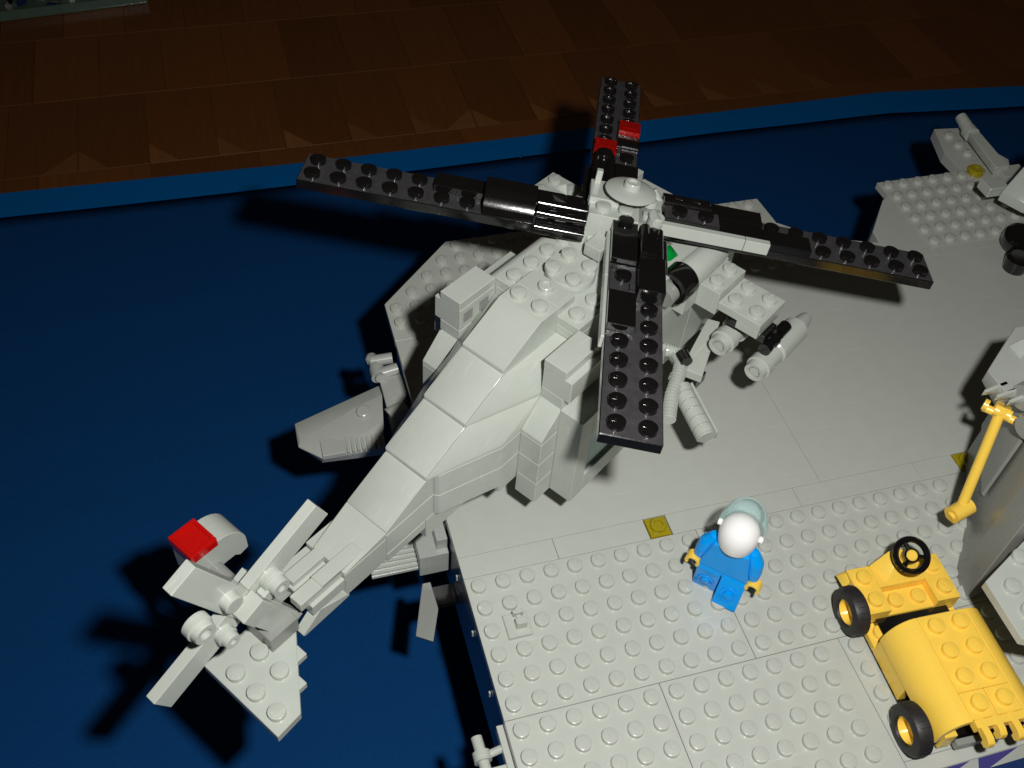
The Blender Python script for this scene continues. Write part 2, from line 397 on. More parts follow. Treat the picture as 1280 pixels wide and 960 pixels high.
# stair block and hanging rudder near the deck's left corner
s2 = PB().box(-1.28, -.02, 2.25, 4.6, -2.9, -1.5)
s2.done('side_block', MGREY, ship, .02)
PB().box(-.5, -.03, 2.5, 3.6, -1.5, -.8).done('side_step', MGREY, ship, .02)
g = PB()
for k in range(8): g.box(-3.3, -1.3, 2.45 + .24 * k, 2.45 + .24 * k + .12, -2.5, -2.3)
g.box(-3.3, -1.3, 2.4, 4.4, -2.6, -2.45).done('grille_tile', GREY, ship, .01)
PB().hull([(-1.25, 1.9, -2.95), (-.9, 1.9, -2.95), (-1.35, 1.1, -3.2), (-2.0, -.2, -3.4), (-1.35, -.62, -3.4), (-.85, .6, -3), (-1.3, 1.9, -3.7), (-.9, 1.9, -3.7), (-1.9, -.1, -3.8), (-1.3, -.5, -3.8)]).done('side_fin', DGREY, ship, .02)
PB().box(-1.25, .05, .9, 1.8, -3.6, -3.25).done('fin_bracket', BLACK, ship, .02)
cp = PB().cyl((-1.0, -6.0, -.8), (-.95, -7.6, -.8), .21).rev((-.98, -6.75, -.8), [(-.2, 0), (-.18, .33), (.18, .33), (.2, 0)], (0, 1, 0)).cyl((-.9, -6.75, -.8), (-.1, -6.6, -.8), .15).box(-.9, -.05, -7.5, -7.25, -.95, -.65)
cp.done('side_clip', GREY, ship, .02)
PB().box(-.25, -.0, -7.8, -5.9, -1.0, -.45).done('clip_base', DECKG, ship, .02)
# tower at the right edge
tw = PB().prism([(19.4, -5.75), (19.95, -5.8), (21.6, -5.0), (27, -3.2), (27, 1.2), (23.7, .85), (21.35, -2.75), (19.72, -4.6)], .0, 10.5).done('control_tower', DGREY, ship, .04)
PB().hull([(21.36, -2.6, 2.2), (23.6, .6, 2.2), (21.36, -2.6, 9), (23.6, .6, 9), (21.25, -2.5, 2.3), (23.4, .75, 2.3), (21.25, -2.5, 8.9), (23.4, .75, 8.9)]).done('tower_panel', DGREY, tw, .01)
tz = 7.4
PB().hull([(20.7, -.1, tz - .6), (20.7, -.1, tz), (23.2, 1.75, tz), (25.0, 1.7, tz), (22.6, -1.2, tz), (20.75, -1.25, tz), (22.6, -1, tz - 1.3), (21.0, -1, tz - 1.2), (25.0, 1.6, tz - 1.3), (23.2, 1.6, tz - 1.0)]).hull([(22.3, .9, tz), (22.7, .8, tz + .4), (23.6, .7, tz + .45), (22.3, .1, tz), (24.2, 1.2, tz)]).done('tower_wing', MGREY, tw, .03)
PB().cyl((21.3, -1.6, tz - .1), (23.6, -1.0, tz - .1), .55).cyl((20.9, -2.7, tz - .5), (23.6, -2.1, tz - .5), .5).done('tower_cylinder', DGREY, tw, 0)
gb = PB()
for k in range(3): gb.hull([(20.0 + .32 * k, -.95 - .34 * k, tz), (21.1 + .32 * k, -.75 - .34 * k, tz), (20.0 + .32 * k, -1.08 - .34 * k, tz), (21.1 + .32 * k, -.9 - .34 * k, tz), (20.0 + .32 * k, -.95 - .34 * k, tz - .35), (21.1 + .32 * k, -1.0 - .34 * k, tz - .35)])
gb.done('hinge_finger', GREY, tw, .01)
A, B = Vector((20.93, -1.4, 6.3)), Vector((19.72, -3.12, 2.6))
arm = PB().cyl(A, B, .21).done('yellow_boom', YEL, ship, 0)
PB().cyl(B + Vector((-.5, -.16, -.05)), B + Vector((.42, .05, .05)), .36).cyl(B + Vector((-.62, -.2, -.08)), B + Vector((-.5, -.16, -.05)), .2, n=14).done('boom_nozzle', YEL, arm, 0)
hp = PB()
for k in range(4):
    q = A + Vector((-.42 + .28 * k, .42 - .34 * k, .1))
    hp.rev(q, [(-.1, 0), (-.09, .24), (.09, .24), (.1, 0)], (.62, -.78, .0), 14)
hp.cyl(A + Vector((-.45, .45, -.05)), A + Vector((.45, -.62, 0)), .17).cyl(A, A + Vector((.1, .1, .3)), .3).done('boom_hinge', YEL, arm, 0)
# studded wing plate over the deck at the right edge
zw = 4.5
p = PB().prism([(19.75, -5.95), (17.35, -7.1), (17.3, -9.4), (21, -11.4), (27, -11.4), (27, -5.95)], zw - .4, zw)
for y in fr(-10.55, -6.5, 1):
    for x in fr(18.15, 26):
        if x > 18.1 + max(0, (y + 7.2) * 1.4) and x > 18.0 - (y + 9) * .6: p.stud(x, y, zw)
p.done('wing_plate', GREY, ship, .02)
PB().box(23, 26, -6.5, -5.2, .0, zw - .41).done('wing_support', DGREY, ship, .02)
# far signal gun behind the platform
fp = PB().prism([(35.8, 19.97), (35.75, 21.8), (36.5, 24.2), (38.2, 24.0), (38.6, 22.2), (39.4, 20.4), (38.6, 18.9), (38.1, 18.9), (38.0, 19.97)], -.7, -.0)
for (x, y) in ((37.0, 23.3), (37.05, 22.3), (37.1, 21.4)): fp.stud(x, y, 0)
fp.done('gun_platform', DECKG, ship, .02)
fp2 = PB().box(35.8, 37.0, 18.95, 20.0, -.3, .03).done('gun_base_tile', DECKG, ship, .02)
b = PB().rev((36.45, 19.6, .03), [(0, .5), (.25, .5), (.33, .42), (.33, .2), (.27, .17), (.27, 0)]).done('marker_lamp', TYEL, ship, 0)
gn = PB().hull([(37.2, 22.0, .6), (37.9, 22.4, .6), (38.0, 18.9, .3), (37.1, 18.9, .3), (37.2, 22.0, 1.1), (37.9, 22.4, 1.1), (38.0, 18.9, .8), (37.1, 18.9, .8)]).done('signal_gun', GREY, ship, .03)
PB().cyl((37.65, 23.7, 1.05), (37.5, 22.1, .85), .34, .4, bore=.2).cyl((37.55, 22.6, .85), (37.5, 22.1, .85), .46).done('gun_barrel', GREY, gn, 0)
PB().box(37.4, 39, 18.2, 19.2, -.3, .6).done('gun_foot', DECKG, ship, .02)
sw = PB().hull([(33.9, 14.9, 2), (34.6, 13.6, 2), (37.5, 12, 2), (38.5, 15.0, 2), (36.2, 15.6, 3), (33.9, 14.9, 2.6), (34.6, 13.6, 2.6), (37.5, 12, 3), (38.5, 15, 5), (36.8, 16.2, 5)]).box(33.4, 34.6, 15.2, 16.2, 2.0, 2.6).done('far_fin', GREY, ship, .03)
bk = PB().rev((34.5, 12.9, .8), [(-.6, 0), (-.6, .7), (-.3, .85), (.3, .85), (.5, .7), (.5, .4), (.35, 0)], (-.2, -.3, 1)).rev((33.6, 11.5, .5), [(-.45, 0), (-.45, .6), (.3, .7), (.45, .5), (.45, 0)], (0, 0, 1)).rev((36.6, 12.6, 2.4), [(-.5, 0), (-.4, .9), (.3, .9), (.4, 0)], (1, 0, 1))
bk.done('black_lamp_cluster', BLACK, ship, 0)
PB().box(37, 38, 12.2, 15, -.0, 2.4).done('fin_post', GREY, ship, .02)

# ---------------------------------------------------------------- helicopter
HP = Vector((3.076, 4.843, 9.685)); HY = .591
heli = empty('toy_helicopter', HP, HY)
tag(heli, 'light grey toy brick helicopter with black studded rotor blades, tail over deck edge', 'toy helicopter')
D = -HP.z                                      # deck level in the helicopter's frame
def H(p, name, mat=None, bevel=.022): return p.done(name, mat or GREY, heli, bevel)
# roof slopes down the boom (3x2 slopes, each one brick lower)
for k in range(4):
    x, z = -2.0 * k, -1.2 * k
    p = PB().prism([(x + (1 if k == 0 else 0), z), (x, z), (x - 1.99, z - 1.0), (x - 1.99, z - 1.19), (x + (1 if k == 0 else .0), z - 1.19)], -.99, .99, 'y')
    if k == 0: p.studs([.5], [-.5, .5], 0)
    H(p, 'slope_brick')
# boom side stacks under the slopes
for k in range(1, 4):
    x = -2.0 * k
    z = -1.2 * k
    H(PB().box(x + .01, min(x + 2.0, 0), -.985, .985, z - 1.19, z - .01), 'boom_brick')
for (x0, x1, z0, z1) in ((-8, -4, -6.0, -4.81), (-4, 0, -6.0, -4.81), (-6, 0, -7.2, -6.02), (-10, -8.01, -6.3, -4.99), (-11.5, -10.01, -5.75, -5.2), (-8, -6.01, -6.5, -6.02)):
    H(PB().box(x0 + .005, x1 - .005, -.99, .99, z0, z1), 'boom_brick')
# tail top
H(PB().hull([(-8.0, -.99, -4.62), (-8, .99, -4.62), (-10, -.99, -4.9), (-10, .6, -4.9), (-8, -.99, -4.98), (-8, .99, -4.98), (-10, -.99, -4.98), (-10, .6, -4.98)]), 'tail_slope')
H(PB().box(-11.85, -10.0, -.85, -.3, -5.19, -4.78), 'tail_tile')
H(PB().box(-10.9, -9.0, -.85, -.3, -4.9, -4.72), 'tail_tile')
H(PB().box(-11.4, -9.6, .05, .55, -5.19, -4.9), 'tail_tile')
H(PB().hull([(-12.05, -1.0, -6.4), (-11.2, -1.0, -5.7), (-9.9, -1.0, -6.3), (-12.05, -.6, -6.4), (-11.2, -.6, -5.7), (-9.9, -.6, -6.3), (-9.9, -1, -6.45), (-9.9, -.6, -6.45), (-12, -.6, -6.5), (-12, -1, -6.5)]), 'tail_fillet')
# lower tail plane
tp = PB().prism([(-11.9, -.45), (-14.0, -3.05), (-15.0, -3.1), (-15.0, .55), (-11.9, .55)], -6.58, -6.2)
for (x, y) in ((-13.5, -.5), (-13.5, -1.5), (-14.5, -.5), (-14.5, -1.5), (-14.5, -2.5)): tp.stud(x, y, -6.2)
tp.box(-12.95, -12.45, -1.62, -1.0, -6.55, -6.25).box(-13.65, -13.15, -2.4, -1.8, -6.55, -6.25)
H(tp, 'tail_plane')
H(PB().box(-13.2, -12.02, -.8, .5, -6.18, -5.4), 'tail_core', DGREY)
# red tail lamp on a rounded arch piece
H(PB().prism([(-13.1, -6.5), (-13.1, -5.21), (-12.0, -5.0)] + [(-12.0 + 1.1 * math.sin(a), -6.1 + 1.1 * math.cos(a)) for a in [math.pi / 2 * k / 8 for k in range(1, 9)]] + [(-10.9, -6.6), (-11.3, -6.7), (-11.5, -6.5)], 3.25, 4.45, 'y'), 'arch_brick')
TRED2 = plastic('clear_red_lamp', (.72, .008, .006), .1, .1, .03, .3)
H(PB().box(-13.13, -12.02, 3.22, 4.48, -5.2, -4.84).box(-13.13, -12.02, 3.22, 3.36, -4.84, -4.76).box(-13.13, -12.02, 4.34, 4.48, -4.84, -4.76).box(-13.13, -12.99, 3.37, 4.33, -4.84, -4.76).box(-12.16, -12.02, 3.37, 4.33, -4.84, -4.76), 'red_tail_lamp', TRED2, .02)
H(PB().cyl((-12.35, .6, -6.35), (-12.35, 3.24, -6.35), .28), 'lamp_bar', DGREY, 0)
H(PB().hull([(-13.3, 2.4, -5.9), (-12.7, 2.2, -5.9), (-12.9, 3.24, -5.7), (-13.3, 3.24, -5.8), (-13.3, 2.4, -6.3), (-12.7, 2.2, -6.3), (-12.9, 3.24, -6.4)]), 'lamp_wedge')
# tail rotor: vertical plane on top of the tail fin, four smooth blades turned 25 degrees
H(PB().hull([(-13.3, -.08, -2.6), (-12.9, -.08, -2.4), (-11.6, -.08, -5.2), (-13.1, -.08, -5.3), (-13.3, .35, -2.6), (-12.9, .35, -2.4), (-11.6, .35, -5.2), (-13.1, .35, -5.3)]), 'tail_fin')
tr = PB().rev((0, 0, 0), [(-.3, 0), (-.3, .45), (.3, .45), (.3, 0)], (0, 1, 0)).done('tail_rotor', GREY, heli, 0)
tr.location = (-13.6, -.3, -2.88); tr.rotation_euler = (0, R_(-24.5), 0)
for n in range(4):
    b = PB().box(.5, 3.74, -.2, .2, -.5, .5).done('tail_rotor_blade', GREY, tr, .02); b.rotation_euler = (0, n * math.pi / 2, 0)
PB().box(-.498, .498, -.19, .21, -.498, .498).box(-.35, .55, -.75, -.192, -.45, .35).box(.56, .85, -.6, -.25, -.4, .1).done('tail_rotor_hub', GREY, tr, .03)
def yring(p, x, y, z, r, l=.4, bore=0):
    if bore: p.rev((x, y, z), [(0, r), (-l * .5, r), (-l * .55, r * .86), (-l, r * .8), (-l, bore), (-l * .4, bore), (-l * .4, 0)], (0, 1, 0))
    else: p.rev((x, y, z), [(0, r), (-l * .9, r), (-l, r * .85), (-l, 0)], (0, 1, 0))
for (x, z, rr, l, bo_) in ((-12.55, -2.45, .40, .62, .15), (-14.05, -1.85, .33, .35, 0), (-15.25, -1.7, .45, .55, .2), (-14.5, -3.3, .34, .5, .12)):
    q = PB(); yring(q, x, -.5, z, rr, l, bo_); H(q, 'tail_stub', bevel=0)
# roof plates
H(PB().box(1.01, 2.0, -1, 1, -.38, 0).rev((1.5, 0, 0), [(0, .3), (.19, .3), (.21, .28), (.21, .17), (.14, .15), (.14, 0)]), 'jumper_plate')
H(PB().rev((3, 0, -.38), [(0, .9), (.05, .97), (.33, .97), (.38, .94), (.38, 0)], n=32).studs([2.5, 3.5], [-.5, .5], 0), 'round_plate', bevel=0)
p = PB().box(1.0, 5.0, -2.0, 2.0, -.8, -.4); p.studs(fr(1.5, 4.5), [-1.5, 1.5], -.4)
H(p, 'roof_plate')
cvp = [(2.005, -2.4), (2.005, -.41)] + [(2.02 + .5 * math.sin(a), -1.0 + .59 * math.cos(a)) for a in [math.pi / 2 * k / 8 for k in range(9)]] + [(2.52, -2.4)]
H(PB().prism(cvp, .99, 4.9, 'x'), 'curved_brick', bevel=.01)
H(PB().box(.0, 1.0, -.99, .99, -2.39, -1.21), 'core_brick')
# body core, bricks in rows with visible joints
for k in range(6):
    z1 = -.81 - 1.2 * k if k else -.81
    z0 = max(-7.2, z1 - 1.19)
    for (x0, x1) in ((1.0, 5.0), (5.0, 9.0), (9.0, 12.0)):
        if k == 0 and x0 > 5: continue
        o = .5 * (k % 2)
        hw = 1.99 if z1 > -2.5 and x0 < 5 else 2.6 - .02 * k
        H(PB().box(x0 + .005, x1 - .005, -hw, hw, z0, z1), 'body_brick')
for k in range(4):
    z1 = -2.4 - 1.2 * k
    H(PB().box(-1.0, .99, -2.95, 2.95, z1 - 1.19, z1 - .0), 'body_brick')
# upper nose: sloping cowl under the rotor
H(PB().prism([(5.01, -.8), (5.01, -.1), (6.6, -.1), (8.0, -.9), (8.9, -2.0), (5.01, -2.0)], -1.6, 1.6, 'y'), 'cowl_slope')
H(PB().hull([(9.0, -1.6, -2.0), (9.0, 1.6, -2.0), (12.5, -1.3, -3.6), (12.5, 1.3, -3.6), (13.6, -1.2, -6), (13.6, 1.2, -6), (9, -1.6, -3.2), (9, 1.6, -3.2), (12, -1.3, -7), (12, 1.3, -7)]), 'canopy', TTEAL)
H(PB().hull([(4.4, 1.4, -.05), (5.2, 1.9, -.3), (4.4, 2.0, -.4), (5.6, .9, .25), (4.6, .6, .15), (5.3, .5, -.4), (4.4, .6, -.4)]), 'mast_fairing')
H(PB().hull([(5.0, -.9, .1), (6.3, -1.0, .1), (5.0, .9, .1), (6.3, 1, .1), (4.9, -1, -.4), (7, -1, -.4), (4.9, 1, -.4), (7, 1, -.4)]), 'mast_base')
H(PB().box(4.1, 4.95, -.5, .25, -.1, .45), 'mast_step')
# side flares (faceted wedge bricks), right then left
def flare(sg):
    f = lambda x, y, z: (x, sg * y, z)
    H(PB().hull([f(-2, 1.005, -1.2), f(.99, 1.005, -1.2), f(.99, 2.0, -1.2), f(-4, 1.005, -2.2), f(-1.0, 2.0, -2.2), f(.99, 2.0, -2.2), f(-4, 1.005, -2.39), f(-1.0, 2.0, -2.39), f(.99, 2.0, -2.39)]), 'wedge_brick')
    H(PB().hull([f(-4, 1.005, -2.4), f(-1, 2.0, -2.4), f(-1, 1.005, -2.4), f(-6, 1.005, -3.4), f(-3, 2.0, -3.4), f(-1, 2.0, -3.4), f(-6, 1.005, -3.59), f(-3, 2.0, -3.59), f(-1, 2.0, -3.59), f(-1, 1.005, -3.59)]), 'wedge_brick')
    for (za, zb) in ((-4.79, -3.6), (-5.99, -4.8)):
        H(PB().hull([f(-5.6, 1.005, z) for z in (za, zb)] + [f(-5.5, 1.17, z) for z in (za, zb)] + [f(-3, 2.0, z) for z in (za, zb)] + [f(-1.01, 2.0, z) for z in (za, zb)] + [f(-1.01, 1.005, z) for z in (za, zb)]), 'wedge_brick')
    H(PB().hull([f(x, y, z) for z in (-6.4, -6.0) for x, y in ((-3, 1.1), (-3, 1.98), (-1, 1.98), (-1, 1.1))]), 'wedge_plate')
    # small slope and its brick column
    H(PB().hull([f(-1.0, 2.01, -2.4), f(-1.0, 2.99, -2.4), f(-1.98, 2.01, -3.4), f(-1.98, 2.99, -3.4), f(-1.98, 2.01, -3.59), f(-1.98, 2.99, -3.59), f(-1, 2.01, -3.59), f(-1, 2.99, -3.59)]), 'slope_brick')
    for k in range(3):
        z1 = -3.6 - 1.2 * k; H(PB().box(-1.98, -1.01, min(sg * 2.01, sg * 2.99), max(sg * 2.01, sg * 2.99), z1 - 1.19, z1), 'side_brick')
    # engine box with a smooth lid
    ya, yb = sorted((sg * 2.0, sg * 3.0)); H(PB().box(-1.0, .98, ya, yb, -.8, -.4), 'box_lid')
    ya, yb = sorted((sg * 2.0, sg * 3.28)); H(PB().box(-.98, .98, ya, yb, -1.85, -.81), 'engine_box')
    ya, yb = sorted((sg * 2.0, sg * 3.0)); H(PB().box(-.98, .98, ya, yb, -2.39, -1.86), 'engine_box')
    # door block with a framed window
    if sg < 0: H(PB().hull([f(-1.0, 2.96, z) for z in (-2.4, -7.2)] + [f(-.25, 2.96, z) for z in (-2.4, -7.2)] + [f(-1.0, 4.0, z) for z in (-2.4, -7.2)] + [f(-.25, 4.0, z) for z in (-2.4, -7.2)]), 'door_post')
    ya, yb = sorted((sg * 2.96, sg * 3.99)); H(PB().box(-.245, 4.4, ya, yb, -7.2, -6.2), 'door_sill')
    ya, yb = sorted((sg * 2.96, sg * 3.99)); H(PB().box(-.245, 4.4, ya, yb, -3.7, -2.42), 'door_head', GREY)
    ya, yb = sorted((sg * 2.96, sg * 3.99)); H(PB().box(3.4, 4.4, ya, yb, -6.19, -3.71), 'door_post')
    ya, yb = sorted((sg * 3.7, sg * 3.86)); H(PB().box(-.24, 3.39, ya, yb, -6.19, -3.71), 'side_window', TTEAL, .01)
flare(-1); flare(1)
for i, x in enumerate((-.55, .35)):      # recessed squares seen on the left engine box
    H(PB().box(x - .24, x + .24, 1.95, 1.998, -1.5, -1.0), 'recess_frame', DGREY, .01)
# stub wings with stores
def stub(sg):
    def bx(x0, x1, y0, y1, z0, z1): ya, yb = sorted((sg * y0, sg * y1)); return (x0, x1, ya, yb, z0, z1)
    p = PB().box(*bx(7.9, 9.9, 4.1, 6.1, -2.8, -2.4)).studs([8.4, 9.4], [sg * 4.6, sg * 5.6], -2.4); H(p, 'wing_plate')
    H(PB().box(*bx(7.92, 9.88, 5.07, 6.08, -3.2, -2.81)), 'wing_plate')
    p = PB().box(*bx(7.9, 9.9, 3.1, 4.09, -3.15, -2.0)).studs([8.4, 9.4], [sg * 3.6], -2.0); H(p, 'wing_brick')
    H(PB().box(*bx(7.0, 10.2, 2.6, 3.1, -3.2, -2.1)), 'wing_root')
    # engine nacelle
    yc = sg * 2.75
    H(PB().rev((7.0, yc, -1.35), [(0, 0), (0, .62), (.2, .66), (1.9, .62), (3.2, .5), (3.4, 0)], (1, 0, 0), 28), 'engine_cylinder', bevel=0)
    H(PB().rev((6.98, yc, -1.35), [(0, 0), (0, .75), (-.8, .75), (-.9, .7), (-.9, .5), (-.3, .46), (-.3, 0)], (1, 0, 0), 28), 'exhaust_ring', BLACK, 0)
    H(PB().cyl((5.6, yc, -1.5), (6.1, yc, -1.45), .45), 'exhaust_pipe', DGREY, 0)
    H(PB().hull([(8.9, sg * 3.0, -1.0), (11.2, sg * 2.6, -1.0), (8.9, sg * 2.2, -1.0), (11.2, sg * 2.2, -1.0), (8.9, sg * 3.0, -2.0), (11.2, sg * 2.8, -2.0), (8.9, sg * 2.2, -2.0), (11.2, sg * 2.2, -2)]), 'cowl_side')
    if sg > 0: return
    H(PB().hull([(6.14, -4.05, -5.0), (6.38, -4.95, -5.0), (9.5, -3.8, -4.9), (9.3, -3.3, -4.9), (6.14, -4.05, -5.45), (6.38, -4.95, -5.45), (9.5, -3.8, -5.3), (9.3, -3.3, -5.3)]), 'pylon_slab')
    H(PB().box(6.3, 7.1, -4.8, -4.2, -6.0, -5.46), 'pylon_clip', BLACK)
    # rocket pods
    def pod(c, L_, nm='rocket_pod'):
        H(PB().rev(c, [(0, 0), (0, .2), (.12, .2), (.12, .25), (-.02, .27), (-.04, .42), (.3, .46), (.34, .54), (.75, .54), (.8, .46), (1.5, .5), (1.6, .58), (L_ - 1.0, .58), (L_ - .9, .44), (L_ - .2, .3), (L_, .24), (L_, 0)], (1, 0, 0), 24), nm, bevel=0)
    pod((7.5, -4.8, -4.2), 2.3)
    pod((7.95, -6.45, -4.9), 4.5)
    H(PB().box(8.3, 9.2, -5.0, -4.5, -3.7, -3.22), 'pod_clip', BLACK)
    k = PB().rev((9.0, -6.35, -4.1), [(-.45, 0), (-.45, .28), (-.15, .28), (-.12, .18), (.12, .18), (.15, .28), (.45, .28), (.45, 0)], (1, 0, 0), 14)
    k.box(8.4, 9.4, -6.25, -5.7, -3.7, -3.3).rev((10.1, -6.3, -4.1), [(-.35, 0), (-.35, .27), (.35, .27), (.35, 0)], (1, 0, 0), 14).box(8.6, 10.3, -6.45, -6.2, -4.4, -4.1)
    H(k, 'pod_clip', BLACK, .02)
stub(-1); stub(1)
# door gun with ribbed barrel and hose on the right side
g0, g1 = Vector((5.35, -4.6, -5.2)), Vector((4.1, -6.75, -5.45))
gm = PB(); n = 6
for k in range(n):
    a = g0.lerp(g1, k / n); b = g0.lerp(g1, (k + .86) / n); gm.cyl(a, b, .42, n=24); gm.cyl(b, g0.lerp(g1, (k + 1) / n), .35, n=24)
gm.rev(g0 + Vector((.25, .45, .1)), [(-.3, 0), (-.22, .22), (0, .3), (.22, .22), (.3, 0)], (1, 0, 0), 14)
H(gm, 'door_gun', bevel=0)
H(PB().hull([g0 + Vector((.36, -.2, .15)), g1 + Vector((.36, -.2, .1)), g0 + Vector((.5, -.2, .15)), g1 + Vector((.5, -.2, .1)), g0 + Vector((.36, -.2, -.3)), g1 + Vector((.36, -.2, -.3)), g0 + Vector((.5, -.2, -.3)), g1 + Vector((.5, -.2, -.3))]), 'gun_rail', bevel=.01)
hs = PB(); pts = []
for k in range(30):
    t = k / 29; a = t * 1.25 * math.pi
    KP = [(6.3, -2.5), (6.6, -2.95), (6.72, -3.3), (6.4, -3.75), (5.83, -4.03), (5.2, -4.28), (4.6, -4.5), (4.0, -4.82), (3.4, -5.15)]
    f_ = t * (len(KP) - 1.001); i_ = int(f_); g_ = f_ - i_
    pts.append(Vector((KP[i_][0] * (1 - g_) + KP[i_ + 1][0] * g_, KP[i_][1] * (1 - g_) + KP[i_ + 1][1] * g_ - .12, -5.0)))
for a, b in zip(pts, pts[1:]):
    mid = a.lerp(b, .6); hs.cyl(a, mid, .30, n=14); hs.cyl(mid, b, .24, n=14)
H(hs, 'ribbed_hose', bevel=0)
H(PB().cyl((6.5, -3.75, -4.6), (6.2, -4.2, -4.6), .26), 'gun_pivot', BLACK, 0)
pass
H(PB().hull([(6.7, -1.65, -.95), (7.6, -1.65, -.95), (6.8, -2.15, -.95), (7.5, -2.2, -.95), (6.8, -1.65, -.45), (7.4, -1.65, -.5), (7.1, -1.95, -.5)]), 'green_lamp', TGREEN)

# undercarriage
for (x, y) in ((2.2, -1.8), (2.2, 1.8), (10.5, 0)):
    H(PB().box(x - .5, x + .5, y - .5, y + .5, -8.3, -7.19), 'gear_leg', DGREY)
    H(PB().rev((x, y - .45, D + .98), [(0, 0), (0, .7), (.12, .98), (.78, .98), (.9, .7), (.9, 0)], (0, 1, 0), 24), 'wheel', RUBBER, 0)

# ---- main rotor, tilted forward about nine degrees
t2 = (8.367, 8.583, 10.026, -1.956, .12, -.094)
MR = (Matrix.Rotation(t2[3], 4, 'Z') @ Matrix.Rotation(-t2[4], 4, 'Y') @ Matrix.Rotation(t2[5], 4, 'X'))
MR.translation = Vector(t2[:3])
HM = Matrix.Translation(HP) @ Matrix.Rotation(HY, 4, 'Z')
hubp = PB().box(-1.0, 1.0, -1.45, 1.45, -.45, .5).box(-1.2, .2, -1.48, -.3, .35, .75)
hubp.studs([-.5, .5], [-.9, .0, .95], .5, plain=True).box(-1.15, -.9, -1.35, -1.1, .5, 1.3).box(-.3, 1.25, .5, 1.4, .1, .5)
hb = hubp.done('rotor_hub', GREY, heli, .025)
hb.matrix_local = HM.inverted() @ MR
PB().rev((0, 0, 0), [(-2.0, 0), (-2.0, .5), (-.5, .5), (-.5, 0)]).cyl((.55, -1.0, -1.6), (.55, -1.0, -.45), .22).cyl((-1.0, 1.55, .1), (-1.3, 1.0, .7), .22).done('rotor_mast', GREY, hb, 0)
PB().rev((0.02, .02, 1.0), [(-.05, 0), (-.05, .35), (.1, .8), (.2, 1.0), (.24, 1.01), (.26, .97), (.33, .7), (.385, .34), (.6, .32), (.64, .29), (.64, .19), (.56, .17), (.56, 0)], n=40).done('rotor_dish', GREY, hb, 0)
PB().cyl((1.05, 1.1, .45), (1.1, 1.12, .98), .3, n=18).cyl((.75, 1.0, .85), (1.35, 1.15, .85), .2, n=14).done('hub_tap', GREY, hb, 0)
PB().hull([(1.0, -1.3, -.46), (1.0, -.3, -.46), (1.9, -1.2, -1.9), (1.9, -.3, -1.9), (.4, -1.3, -.46), (.4, -.3, -.46), (.4, -1.3, -1.9), (.4, -.3, -1.9)]).done('hub_slope', GREY, hb, .02)
DZ = (.145, .086, -.112, -.118)     # each blade droops or rises a little (front, right, back, left)
DA = (-.007, .013, -.021, .015)
a0, a1, RR = -.47, 1.53, 12.59
